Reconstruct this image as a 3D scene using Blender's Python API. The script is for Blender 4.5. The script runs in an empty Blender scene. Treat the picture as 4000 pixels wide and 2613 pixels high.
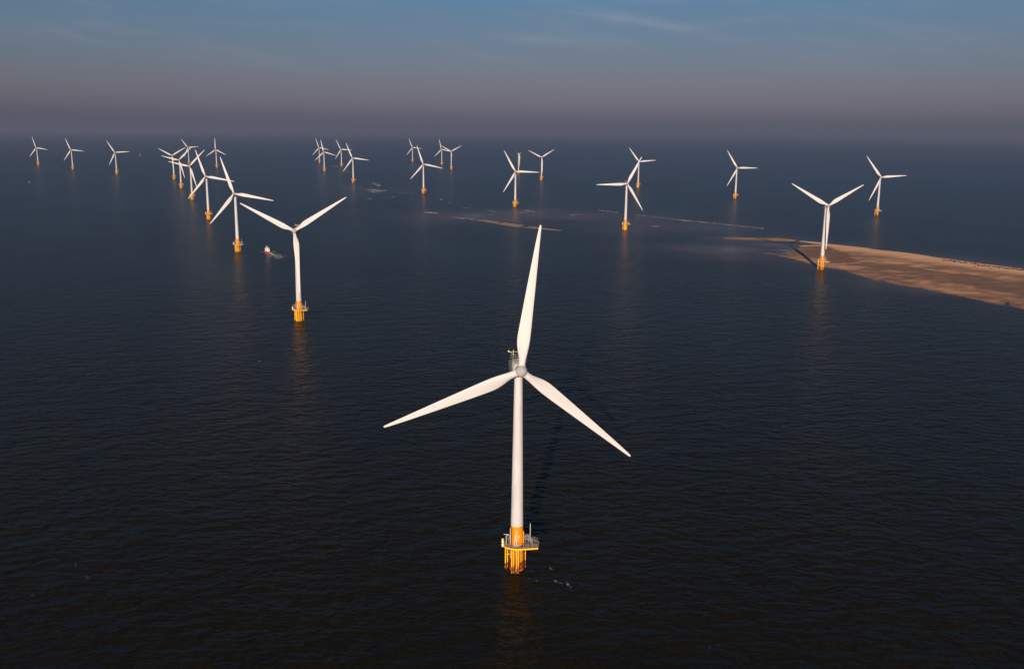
import bpy, math, random
import numpy as np
from mathutils import Matrix, Vector
random.seed(7); rng = np.random.default_rng(11)
sc = bpy.context.scene
COL = sc.collection
R = math.radians

# ------------------------------------------------------------------ camera (solved from the photograph)
FPX, PITCH, ROLL, CAMH = 3648.49, R(12.16397), R(0.47634), 123.123   # focal length in pixels of a 4000-wide frame
fw = Vector((0, math.cos(PITCH), -math.sin(PITCH))); rt = Vector((1, 0, 0)); up = Vector((0, math.sin(PITCH), math.cos(PITCH)))
rt2 = rt*math.cos(ROLL) + up*math.sin(ROLL); up2 = up*math.cos(ROLL) - rt*math.sin(ROLL)
cd = bpy.data.cameras.new('camera'); cam = bpy.data.objects.new('camera', cd); COL.objects.link(cam)
cd.sensor_width = 36.0; cd.lens = 36.0*FPX/4000.0; cd.clip_start = 1.0; cd.clip_end = 200000.0
cam.matrix_world = Matrix(((rt2.x, up2.x, -fw.x, 0), (rt2.y, up2.y, -fw.y, 0), (rt2.z, up2.z, -fw.z, CAMH), (0, 0, 0, 1)))
sc.camera = cam

def ground(px, py, z=0.0):
    """survey helper: where a sight line of the solved camera meets the level z"""
    d = rt2*((px-2000)/FPX) + up2*(-(py-1306.5)/FPX) + fw
    t = (z-CAMH)/d.z
    return (d.x*t, d.y*t)
def zoomed(x0, y0, s, pts): return [ground(x0+a*s, y0+b*s) for a, b in pts]

# ------------------------------------------------------------------ materials
def mat(name):
    m = bpy.data.materials.new(name); m.use_nodes = True
    return m, m.node_tree.nodes, m.node_tree.links, m.node_tree.nodes['Principled BSDF']
def N(ns, typ, **kw):
    n = ns.new(typ)
    for k, v in kw.items(): setattr(n, k, v)
    return n
def math_node(ns, ls, op, a, b=None, clamp=False):
    n = ns.new('ShaderNodeMath'); n.operation = op; n.use_clamp = clamp
    for i, v in enumerate((a, b)):
        if v is None: continue
        if isinstance(v, (int, float)): n.inputs[i].default_value = v
        else: ls.new(v, n.inputs[i])
    return n.outputs[0]
def mix_col(ns, ls, fac, a, b, mode='MIX'):
    n = ns.new('ShaderNodeMix'); n.data_type = 'RGBA'; n.blend_type = mode
    for s, v in ((n.inputs[0], fac), (n.inputs[6], a), (n.inputs[7], b)):
        if isinstance(v, (int, float)): s.default_value = v
        elif isinstance(v, tuple): s.default_value = (v[0], v[1], v[2], 1)
        else: ls.new(v, s)
    return n.outputs[2]
def ramp(ns, ls, fac, stops, interp='LINEAR'):
    n = ns.new('ShaderNodeValToRGB'); n.color_ramp.interpolation = interp
    e = n.color_ramp.elements
    while len(e) < len(stops): e.new(0.5)
    for i, (p, c) in enumerate(stops):
        e[i].position = p; e[i].color = (c[0], c[1], c[2], 1) if isinstance(c, tuple) else (c, c, c, 1)
    ls.new(fac, n.inputs[0])
    return n.outputs[0]
def coords(ns, ls, scale=(1, 1, 1), loc_var=True):
    """object coordinates moved by each object's own random number so copies do not repeat"""
    t = ns.new('ShaderNodeTexCoord'); mp = ns.new('ShaderNodeMapping'); mp.inputs['Scale'].default_value = scale
    if loc_var:
        oi = ns.new('ShaderNodeObjectInfo'); v = ns.new('ShaderNodeVectorMath'); v.operation = 'ADD'
        ls.new(t.outputs['Object'], v.inputs[0])
        k = math_node(ns, ls, 'MULTIPLY', oi.outputs['Random'], 90.0); ls.new(k, v.inputs[1])
        ls.new(v.outputs[0], mp.inputs['Vector'])
    else: ls.new(t.outputs['Object'], mp.inputs['Vector'])
    return mp.outputs[0], t
def noise(ns, ls, vec, scale, detail=3, rough=0.55):
    n = ns.new('ShaderNodeTexNoise'); n.inputs['Scale'].default_value = scale
    n.inputs['Detail'].default_value = detail; n.inputs['Roughness'].default_value = rough
    ls.new(vec, n.inputs['Vector']); return n.outputs['Fac']

def paint(name, col, rough=0.45, dirt=0.12, dscale=(1.2, 1.2, 0.25), metallic=0.0):
    m, ns, ls, b = mat(name)
    v, t = coords(ns, ls, dscale)
    f = noise(ns, ls, v, 1.0, 5, 0.6)
    f = ramp(ns, ls, f, [(0.42, 0.0), (0.72, 1.0)])
    f = math_node(ns, ls, 'MULTIPLY', f, dirt)
    c = mix_col(ns, ls, f, col, tuple(x*0.45 for x in col))
    ls.new(c, b.inputs['Base Color']); b.inputs['Roughness'].default_value = rough; b.inputs['Metallic'].default_value = metallic; b.inputs['Specular IOR Level'].default_value = .22
    return m
WHITE = (0.475, 0.465, 0.485)
M_blade = paint('blade_paint', WHITE, 0.6, 0.10, (0.6, 0.6, 0.12))
M_tower = paint('tower_paint', (0.455, 0.445, 0.465), 0.6, 0.32, (0.5, 0.5, 0.09))
M_hub = paint('spinner_paint', (0.30, 0.295, 0.295), 0.6, 0.4, (1.5, 1.5, 1.5))
M_nac = paint('nacelle_paint', (0.48, 0.475, 0.475), 0.5, 0.2)
M_panel = paint('nacelle_side_grey', (0.13, 0.165, 0.20), 0.5, 0.25)
M_grille = paint('dark_grille', (0.10, 0.095, 0.09), 0.6, 0.4)
M_orange = paint('orange_band_paint', (0.66, 0.21, 0.003), 0.42, 0.12, (0.8, 0.8, 0.2))
M_galv = paint('galvanised_steel', (0.36, 0.36, 0.37), 0.45, 0.25, (2, 2, 2), 0.3)
M_white = paint('white_fittings', (0.66, 0.63, 0.6), 0.45, 0.25)
M_cream = paint('cream_drum', (0.68, 0.56, 0.34), 0.5, 0.25)
M_dark = paint('dark_steel', (0.035, 0.03, 0.028), 0.5, 0.2)
M_sign = paint('blue_sign', (0.03, 0.035, 0.12), 0.4, 0.1)
M_plate = paint('number_plate_white', (0.75, 0.74, 0.7), 0.4, 0.05)
M_black = paint('black_lettering', (0.012, 0.012, 0.012), 0.5, 0.0)
M_red = paint('red_hull', (0.55, 0.03, 0.012), 0.35, 0.15)
M_cabin = paint('cabin_white', (0.66, 0.63, 0.58), 0.4, 0.12)
M_glass = paint('dark_window', (0.01, 0.012, 0.015), 0.08, 0.0)
M_rubber = paint('black_rubber', (0.015, 0.015, 0.015), 0.7, 0.2)
M_buoy_pale = paint('pale_buoy_paint', (0.5, 0.52, 0.45), 0.5, 0.2)
M_buoy_green = paint('teal_buoy_paint', (0.05, 0.3, 0.33), 0.5, 0.2)

def grating():
    m, ns, ls, b = mat('deck_grating')
    v, t = coords(ns, ls, (1, 1, 1))
    w = N(ns, 'ShaderNodeTexWave', wave_type='BANDS', bands_direction='Y'); w.inputs['Scale'].default_value = 1.3; w.inputs['Distortion'].default_value = 0.4
    ls.new(v, w.inputs['Vector'])
    c = mix_col(ns, ls, w.outputs['Fac'], (0.09, 0.072, 0.06), (0.23, 0.18, 0.15))
    ls.new(c, b.inputs['Base Color']); b.inputs['Roughness'].default_value = 0.75
    return m
M_deck = grating()

def rusted(name, base, pale, amount, lo, hi):
    """painted steel standing in the sea: peeling patches everywhere, rust and weed in the splash zone"""
    m, ns, ls, b = mat(name)
    v, t = coords(ns, ls, (1, 1, 0.45))
    sep = ns.new('ShaderNodeSeparateXYZ'); ls.new(t.outputs['Object'], sep.inputs[0])
    pe = ramp(ns, ls, noise(ns, ls, v, 0.9, 4, 0.6), [(0.47, 0.0), (0.53, 1.0)])
    c = mix_col(ns, ls, pe, base, pale)
    # rust mask: high between lo and hi, ragged
    up_ = N(ns, 'ShaderNodeMapRange', interpolation_type='SMOOTHSTEP'); up_.inputs[1].default_value = hi; up_.inputs[2].default_value = lo; ls.new(sep.outputs['Z'], up_.inputs[0])
    n2 = noise(ns, ls, v, 1.1, 6, 0.65)
    k = math_node(ns, ls, 'ADD', math_node(ns, ls, 'MULTIPLY', up_.outputs[0], amount), n2)
    rm = ramp(ns, ls, k, [(0.62, 0.0), (0.70, 1.0)])
    n3 = noise(ns, ls, v, 2.6, 5, 0.6)
    rc = ramp(ns, ls, n3, [(0.35, (0.05, 0.012, 0.006)), (0.5, (0.22, 0.03, 0.006)), (0.66, (0.5, 0.12, 0.012))])
    c = mix_col(ns, ls, rm, c, rc)
    sp = ramp(ns, ls, noise(ns, ls, v, 4.5, 3, 0.5), [(0.66, 0.0), (0.70, 1.0)])   # chips of bare dark steel
    c = mix_col(ns, ls, math_node(ns, ls, 'MULTIPLY', sp, min(1.0, amount*2.2)), c, (0.06, 0.018, 0.008))
    wl = N(ns, 'ShaderNodeMapRange'); wl.inputs[1].default_value = 0.75; wl.inputs[2].default_value = 0.35; ls.new(sep.outputs['Z'], wl.inputs[0])
    c = mix_col(ns, ls, math_node(ns, ls, 'MULTIPLY', wl.outputs[0], 0.6), c, (0.42, 0.16, 0.03))
    ls.new(c, b.inputs['Base Color']); b.inputs['Roughness'].default_value = 0.65; b.inputs['Specular IOR Level'].default_value = .2
    return m
M_pile_rusty = rusted('rusty_pile_paint', (0.72, 0.27, 0.015), (0.72, 0.36, 0.14), 0.36, 1.2, 5.2)
M_pile_clean = rusted('yellow_pile_paint', (0.76, 0.32, 0.008), (0.74, 0.35, 0.03), 0.10, 0.2, 2.2)
M_pipe_rusty = rusted('rusty_pipe_paint', (0.78, 0.42, 0.006), (0.76, 0.38, 0.02), 0.20, 1.0, 3.6)
M_pipe_clean = rusted('yellow_pipe_paint', (0.78, 0.43, 0.008), (0.76, 0.38, 0.02), 0.08, 0.0, 1.6)
M_beam = rusted('yellow_beam_paint', (0.80, 0.42, 0.006), (0.76, 0.36, 0.02), 0.02, 7.0, 7.4)

# ------------------------------------------------------------------ mesh builder
class MB:
    def __init__(s): s.v = []; s.f = []; s.sm = []
    def add(s, vs, fs, smooth=False):
        o = len(s.v); s.v += [tuple(p) for p in vs]
        s.f += [tuple(i+o for i in f) for f in fs]; s.sm += [smooth]*len(fs)
    def box(s, c, d, rz=0.0, taper=1.0):
        vs = []
        for z in (-1, 1):
            k = taper if z > 0 else 1.0
            for x, y in ((-1, -1), (1, -1), (1, 1), (-1, 1)):
                px, py = x*d[0]/2*k, y*d[1]/2*k
                vs.append((c[0]+px*math.cos(rz)-py*math.sin(rz), c[1]+px*math.sin(rz)+py*math.cos(rz), c[2]+z*d[2]/2))
        s.add(vs, [(3, 2, 1, 0), (4, 5, 6, 7), (0, 1, 5, 4), (1, 2, 6, 5), (2, 3, 7, 6), (3, 0, 4, 7)])
    def loft(s, rings, cap=True, smooth=True):
        n = len(rings[0]); vs = [p for r in rings for p in r]; fs = []
        for i in range(len(rings)-1):
            for j in range(n):
                k = (j+1) % n
                fs.append((i*n+j, i*n+k, (i+1)*n+k, (i+1)*n+j))
        s.add(vs, fs, smooth)
        if cap:
            s.add(rings[0], [tuple(range(n-1, -1, -1))]); s.add(rings[-1], [tuple(range(n))])
    def lathe(s, prof, n=32, c=(0, 0), cap=True, smooth=True):
        s.loft([[(c[0]+r*math.cos(2*math.pi*j/n), c[1]+r*math.sin(2*math.pi*j/n), z) for j in range(n)] for r, z in prof], cap, smooth)
    def tube(s, pts, r, n=8, r2=None):
        pts = [Vector(p) for p in pts]; rings = []
        for i, p in enumerate(pts):
            a = pts[max(i-1, 0)]; b = pts[min(i+1, len(pts)-1)]
            d = (b-a).normalized(); u = d.cross(Vector((0, 0, 1)))
            if u.length < 1e-3: u = d.cross(Vector((1, 0, 0)))
            u.normalize(); w = u.cross(d); rr = r if r2 is None else r+(r2-r)*i/(len(pts)-1)
            rings.append([tuple(p+u*rr*math.cos(2*math.pi*j/n)+w*rr*math.sin(2*math.pi*j/n)) for j in range(n)])
        s.loft(rings)
    def prism(s, poly, z0, z1):
        n = len(poly)
        s.add([(x, y, z0) for x, y in poly]+[(x, y, z1) for x, y in poly],
              [tuple(range(n-1, -1, -1)), tuple(range(n, 2*n))]+[(i, (i+1) % n, (i+1) % n+n, i+n) for i in range(n)])
    def build(s, name, m, parent=None):
        me = bpy.data.meshes.new(name); me.from_pydata(s.v, [], s.f); me.validate()
        if len(me.polygons) == len(s.sm): me.polygons.foreach_set('use_smooth', s.sm)
        me.materials.append(m)
        import bmesh
        bm = bmesh.new(); bm.from_mesh(me); bmesh.ops.recalc_face_normals(bm, faces=bm.faces); bm.to_mesh(me); bm.free()
        me.update()
        o = bpy.data.objects.new(name, me); COL.objects.link(o); o.parent = parent
        return o
def tag(o, label=None, cat=None, group=None, kind=None):
    for k, v in (('label', label), ('category', cat), ('group', group), ('kind', kind)):
        if v: o[k] = v
    return o
def empty(name, loc=(0, 0, 0), rz=0.0):
    o = bpy.data.objects.new(name, None); COL.objects.link(o); o.location = loc; o.rotation_euler = (0, 0, rz); o.empty_display_size = 1.0
    return o

# ------------------------------------------------------------------ wind turbine
HUBZ, OVER, TILT, CONE = 59.383, 4.464, R(8.0), R(-3.17)
def tower_r(z): return 1.86-(z-8.0)*0.0141
def blade_mesh():
    mb = MB()
    #        r     chord  thick  le-frac twist
    st = [(0.9, 1.90, 1.90, .50, 0), (2.2, 1.92, 1.86, .50, 8), (3.6, 2.15, 1.65, .47, 12), (5.2, 2.75, 1.35, .42, 13), (7.0, 3.3, 1.10, .39, 12),
          (8.8, 3.52, .92, .38, 10.5), (11, 3.42, .78, .38, 9), (14, 3.16, .66, .38, 7), (18, 2.80, .54, .38, 5), (22, 2.44, .44, .38, 3.6), (26, 2.06, .35, .38, 2.4),
          (30, 1.66, .27, .38, 1.4), (34, 1.26, .20, .38, .6), (37, .92, .145, .40, .2), (39, .66, .10, .42, 0), (39.75, .48, .07, .45, 0), (40, .18, .03, .5, 0)]
    rings = []; n = 24
    for r, c, t, le, tw in st:
        w = min(1.0, max(0.0, (r-2.0)/5.0)); ring = []
        for j in range(n):
            a = 2*math.pi*j/n
            u = 0.5+0.5*math.cos(a)                     # 1 at leading edge
            circ_y = 0.5*math.sin(a)
            uu = 1-u
            yt = 5*(0.2969*math.sqrt(max(uu, 0))-0.126*uu-0.3516*uu**2+0.2843*uu**3-0.1015*uu**4)
            foil = (1 if math.sin(a) >= 0 else -1)*yt*(1.0 if abs(math.sin(a)) > 1e-6 else 0)
            y = t*(circ_y*(1-w)+foil*w*(1.15 if math.sin(a) > 0 else 0.8))
            x = c*(u-(1-le))
            T = R(tw); ring.append((x*math.cos(T)+y*math.sin(T), -x*math.sin(T)+y*math.cos(T), r))
        rings.append(ring)
    # finer spanwise interpolation (Catmull-Rom)
    out = []
    for i in range(len(rings)-1):
        p0, p1, p2, p3 = (rings[max(0, min(len(rings)-1, k))] for k in (i-1, i, i+1, i+2))
        for s in range(3):
            t = s/3
            out.append([tuple(0.5*(2*b+(c-a)*t+(2*a-5*b+4*c-d)*t*t+(3*b-a-3*c+d)*t**3) for a, b, c, d in zip(q0, q1, q2, q3)) for q0, q1, q2, q3 in zip(p0, p1, p2, p3)])
    out.append(rings[-1]); mb.loft(out)
    return mb
DZ = 7.9
DECK = [(-3.45, -2.1), (-3.0, -2.75), (-2.1, -3.2), (-1.2, -3.6), (-0.4, -3.8), (0.6, -3.78), (3.2, -3.45), (5.75, -3.05), (6.15, 1.0), (4.0, 2.15), (2.9, 2.9), (1.2, 3.6), (-0.6, 3.8), (-2.2, 3.2), (-3.3, 2.0), (-3.6, 0.2)]

def make_turbine():
    root = empty('wind_turbine')
    # --- pile, tower base and tower
    mb = MB(); mb.lathe([(2.08, -2.6), (2.08, 6.9), (2.16, 6.95), (2.16, 7.35), (2.02, 7.4), (2.02, 7.68)], 48); pile = mb.build('foundation_pile', M_pile_rusty, root)
    mb = MB(); mb.lathe([(1.98, DZ+.004), (1.98, DZ+.16), (tower_r(8.06), DZ+.165), (tower_r(13.48), 13.48)], 48)
    base = mb.build('tower_base', M_orange, root)
    mb = MB(); mb.lathe([(tower_r(z)+(.003 if z < 14 else 0), z) for z in (13.484, 20, 28, 35, 43, 50, 57.2)], 48)
    for zf, h in ((28.0, .09), (43.0, .09), (57.5, .28)):
        mb.lathe([(tower_r(zf)+.02, zf-h), (tower_r(zf)+.02, zf+h)], 48)
    mb.build('tower', M_tower, root)
    # door and pipes on the tower base
    mb = MB()
    a0 = R(-22)
    rings = []
    for a in (a0-.3, a0-.15, a0, a0+.15, a0+.3):
        rings.append([((tower_r(10)+k)*math.cos(a), (tower_r(10)+k)*math.sin(a), z) for k, z in ((-.08, 9.2), (.05, 9.2), (.05, 11.5), (-.08, 11.5))])
    mb.loft(rings, smooth=False); d = mb.build('door', M_orange, base)
    mb = MB(); hx, hy = (tower_r(10)+.07)*math.cos(a0-.2), (tower_r(10)+.07)*math.sin(a0-.2); mb.box((hx, hy, 10.3), (.06, .06, .3)); 
    mb.build('door_handle', M_dark, base)
    mb = MB(); mb.tube([(1.93, -.55, DZ+.01), (1.93, -.55, 11.6), (1.72, -.45, 11.75)], .09); mb.build('cable_pipe', M_pipe_clean, root)
    mb = MB(); mb.tube([(-1.9, -1.05, DZ+.01), (-1.9, -1.05, 12.9)], .075); mb.build('white_pipe', M_white, root)
    mb = MB()
    for dx in (-1.66, -1.42): mb.tube([(dx, -1.62+.0*dx, DZ+.01), (dx, -1.55, 13.1)], .04)
    for k in range(16): mb.tube([(-1.66, -1.6, 8.2+k*.31), (-1.42, -1.6, 8.2+k*.31)], .02, 6)
    mb.build('ladder', M_dark, root)
    # --- working platform
    mb = MB(); mb.prism(DECK, DZ-.14, DZ); plat = mb.build('platform', M_deck, root)
    mb = MB(); k = 1.035
    P = [(x*k, y*k) for x, y in DECK]
    for (x0, y0), (x1, y1) in zip(P, P[1:]+P[:1]):
        L = math.hypot(x1-x0, y1-y0); mb.box(((x0+x1)/2, (y0+y1)/2, DZ-.2), (L+.08, .16, .44), math.atan2(y1-y0, x1-x0))
    for q in ((-.5, 0), (1.2, 1.5), (-2.0, -1.5)): mb.box((4.1, -1.0+q[1], DZ-.3), (3.6, .14, .3))
    mb.build('edge_beam', M_beam, plat)
    mb = MB(); P = [(x*.985, y*.985) for x, y in DECK]
    for i, ((x0, y0), (x1, y1)) in enumerate(zip(P, P[1:]+P[:1])):
        L = math.hypot(x1-x0, y1-y0); m = max(1, round(L/1.25))
        for j in range(m): 
            t = j/m; mb.tube([(x0+(x1-x0)*t, y0+(y1-y0)*t, DZ+.003), (x0+(x1-x0)*t, y0+(y1-y0)*t, DZ+1.12)], .04, 6)
        for h in (.4, .76, 1.12): mb.tube([(x0, y0, DZ+h), (x1, y1, DZ+h)], .028, 6)
    mb.build('railing', M_galv, plat)
    mb = MB(); mb.box((2.6, .75, 9.0), (1.5, 1.1, .08))
    for y in (.15, 1.05): 
        mb.tube([(3.35, y, 9.0), (4.55, y-.9, DZ+.05)], .07, 6)
        mb.tube([(2.0, y, 10.05), (3.35, y, 10.05), (4.55, y-.9, DZ+1.1), (4.55, y-.9, DZ+.05)], .045, 6)
        mb.tube([(2.0, y, 9.55), (3.35, y, 9.55), (4.55, y-.9, DZ+.6)], .035, 6)
        for x in (2.4, 3.35): mb.tube([(x, y, DZ+.003), (x, y, 10.05)], .04, 6)
    for j in range(6):
        t = (j+.5)/6; mb.box((3.35+1.2*t, .6-.9*t, 9.0-1.05*t), (.26, .95, .04), R(-37))
    mb.build('stairs', M_galv, root)
    mb = MB(); mb.tube([(3.85, 2.0, 8.75), (3.85, 2.0, 13.1)], .085, 10, .06); mast = mb.build('antenna_mast', M_white, root)
    mb = MB(); mb.lathe([(.17, DZ+.003), (.17, 8.0), (.12, 8.05), (.12, 8.74)], 12, (3.85, 2.0)); mb.build('mast_foot', M_pipe_rusty, mast)
    mb = MB(); mb.tube([(-3.05, -1.2, DZ+.003), (-3.05, -1.2, 11.0), (-3.12, -1.22, 11.1), (-3.8, -1.35, 11.12)], .07); mb.build('davit_crane', M_white, root)
    mb = MB(); mb.tube([(-2.3, .5, DZ+.003), (-2.3, .5, 10.2), (-2.42, .45, 10.32), (-2.6, .4, 10.32)], .06); lp = mb.build('lamp_post', M_galv, root)
    mb = MB(); mb.lathe([(.0, 10.0), (.16, 10.02), (.2, 10.2), (.14, 10.38), (0, 10.42)], 12, (-2.66, .38), False); mb.build('navigation_lamp', M_plate, lp)
    mb = MB(); mb.lathe([(.2, 7.4), (.36, 7.45), (.36, 8.3), (.26, 8.42), (.26, 8.6), (.38, 8.75), (.38, 9.2), (.3, 9.35), (.3, 9.62), (.34, 9.66), (.34, 9.85), (.1, 9.92)], 16, (-4.05, -1.5))
    mb.box((-3.75, -1.45, 7.8), (.5, .2, .12)); mb.build('canister', M_cream, root)
    mb = MB(); mb.tube([(-.78, -2.55, DZ+.003), (-.66, -2.45, 9.2), (-.5, -2.3, 10.3), (-.38, -2.05, 11.2)], .11, 8, .06); mb.tube([(.05, -2.6, DZ+.003), (-.08, -2.45, 9.2), (-.24, -2.3, 10.3), (-.37, -2.05, 11.2)], .11, 8, .06)
    mb.build('davit_frame', M_white, root)
    mb = MB(); mb.box((1.45, -3.74, DZ+.55), (.55, .06, .8), R(7)); mb.build('information_sign', M_sign, root)
    mb = MB(); mb.box((.12, -tower_r(9.6)-.02, 9.6), (.36, .05, .18)); mb.build('name_plate', M_plate, root)
    # --- boat landing
    for x, y, r in ((-1.4, -3.02, .19), (.46, -3.08, .19)):
        mb = MB(); mb.tube([(x, y, -2.0), (x, y, 7.45)], r, 14); mb.tube([(x, y, 6.6), (x*.9, -1.7, 6.6)], .12); mb.tube([(x, y, 2.4), (x*.9, -1.7, 2.4)], .12); mb.build('fender_pipe', M_pipe_rusty, root)
    for x, y, r in ((-.86, -2.9, .15), (-.06, -2.95, .15)):
        mb = MB(); mb.tube([(x, y, -2.0), (x, y, 7.45)], r, 14); mb.tube([(x, y, 5.2), (x, -1.9, 5.2)], .09); mb.build('fender_pipe', M_pipe_rusty, root)
    mb = MB()
    for dx in (-.7, -.2): mb.tube([(dx, -2.9, .1), (dx, -2.9, 7.3)], .035, 6)
    for k in range(24): mb.tube([(-.7, -2.9, .2+k*.3), (-.2, -2.9, .2+k*.3)], .025, 6)
    mb.build('boat_ladder', M_dark, root)
    for x, y, r in ((-3.25, .45, .18), (-2.66, .85, .18), (2.5, .9, .12)):
        mb = MB(); mb.tube([(x, y, -2.0), (x, y, 7.45)], r, 12)
        for zb in (4.2, 6.7): mb.tube([(x, y, zb), (x*.6, y*.6, zb)], .09, 6)
        mb.build('cable_tube', M_pipe_rusty, root)
    # --- nacelle, hub, blades (yaw set per turbine)
    mb = MB(); rings = []; n = 28
    #   y (downwind of tower axis)   half-width  half-height  z-centre
    for y, hw, hh, zc, e in ((-2.75, 1.25, 1.3, 0, 2.2), (-2.5, 1.55, 1.6, 0.02, 2.6), (-1.2, 1.72, 1.78, .08, 3.4), (1.5, 1.75, 1.85, .12, 4), (4.5, 1.72, 1.85, .15, 4), (6.2, 1.6, 1.7, .25, 4), (6.7, 1.2, 1.3, .35, 3)):
        ring = []
        for j in range(n):
            a = 2*math.pi*j/n; ca, sa = math.cos(a), math.sin(a)
            ring.append((hw*math.copysign(abs(ca)**(2/e), ca), y, zc+hh*math.copysign(abs(sa)**(2/e), sa)))
        rings.append(ring)
    mb.loft(rings); nac = mb.build('nacelle', M_nac, root)
    mb = MB(); rings = []
    for x in (-1.9, -1.98):
        k = 1.0 if x > -1.95 else .94
        rings.append([(x, 3.1+2.9*k*math.cos(2*math.pi*j/28), .55+1.75*k*math.sin(2*math.pi*j/28)) for j in range(28)])
    mb.loft(rings, smooth=False); mb.build('side_panel', M_panel, nac)
    mb = MB(); mb.box((0, 4.3, 2.25), (2.6, 3.6, .55)); 
    mb.build('roof_cooler', M_grille, nac)
    mb = MB()
    for x in (-1.3, 0, 1.3):
        for y in (2.4, 6.2): mb.tube([(x, y, 2.0), (x, y, 3.1)], .035, 6)
    for y in (2.4, 6.2): mb.tube([(-1.3, y, 3.1), (1.3, y, 3.1)], .035, 6)
    for x in (-1.3, 1.3): mb.tube([(x, 2.4, 3.1), (x, 6.2, 3.1)], .035, 6)
    mb.build('roof_rail', M_galv, nac)
    mb = MB(); mb.tube([(-.55, 6.3, 1.9), (-.55, 6.3, 4.5)], .06, 8); mb.tube([(-1.85, 6.3, 3.9), (1.0, 6.3, 3.9)], .05, 8); mb.tube([(-1.75, 6.3, 3.9), (-.55, 6.3, 3.2)], .04, 6)
    wm = mb.build('wind_sensor_mast', M_cream, nac)
    mb = MB(); mb.lathe([(.05, 3.9), (.2, 3.95), (.2, 4.22), (.08, 4.32)], 12, (-1.9, 6.3)); mb.build('wind_sensor', M_plate, wm)
    mb = MB(); prof = [(1.36, 1.75), (1.5, 1.6), (1.62, .9), (1.66, .1), (1.66, -.5), (1.6, -.95), (1.42, -1.35), (1.1, -1.68), (.72, -1.88), (.35, -1.98), (.04, -2.0)]
    rings = [[(r*math.cos(2*math.pi*j/40), y, r*math.sin(2*math.pi*j/40)) for j in range(40)] for r, y in prof]
    mb.loft(rings); hub = mb.build('hub', M_hub, root)
    mb = MB()
    for k in range(3):
        a = 2*math.pi*k/3; rr = []
        for r, z in ((1.08, .9), (1.1, 1.55), (1.04, 1.75), (1.0, 1.78)):
            rr.append([(r*math.cos(t)*math.cos(a)+z*math.sin(a), r*math.sin(t), -r*math.cos(t)*math.sin(a)+z*math.cos(a)) for t in (2*math.pi*j/24 for j in range(24))])
        mb.loft(rr)
    mb.build('blade_root_collar', M_nac, hub)
    bm_ = blade_mesh(); bl = bm_.build('blade', M_blade, root)
    for k in range(2):
        c = bl.copy(); COL.objects.link(c); c.parent = root
    return root
def kids(o): return [c for c in COL.objects if c.parent == o]
def copy_tree(o, parent=None):
    c = o.copy(); COL.objects.link(c); c.parent = parent
    for ch in KIDS.get(o.name, ()): copy_tree(ch, c)
    return c
def pose(root, x, y, yaw, ang, feather=0.0, children=None):
    root.location = (x, y, 0)
    head = Matrix.Translation((0, 0, HUBZ)) @ Matrix.Rotation(yaw, 4, 'Z') @ Matrix.Rotation(-TILT, 4, 'X')
    k = 0
    for c in children:
        nm = c.name.split('.')[0]
        if nm == 'nacelle': c.matrix_local = Matrix.Translation((0, 0, HUBZ)) @ Matrix.Rotation(yaw, 4, 'Z') @ Matrix.Rotation(-TILT*.5, 4, 'X')
        elif nm == 'hub': c.matrix_local = head @ Matrix.Translation((0, -OVER, 0)) @ Matrix.Rotation(ang, 4, 'Y')
        elif nm == 'blade':
            c.matrix_local = head @ Matrix.Translation((0, -OVER, 0)) @ Matrix.Rotation(ang+k*2*math.pi/3, 4, 'Y') @ Matrix.Rotation(CONE, 4, 'X') @ Matrix.Rotation(feather, 4, 'Z')
            k += 1

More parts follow.
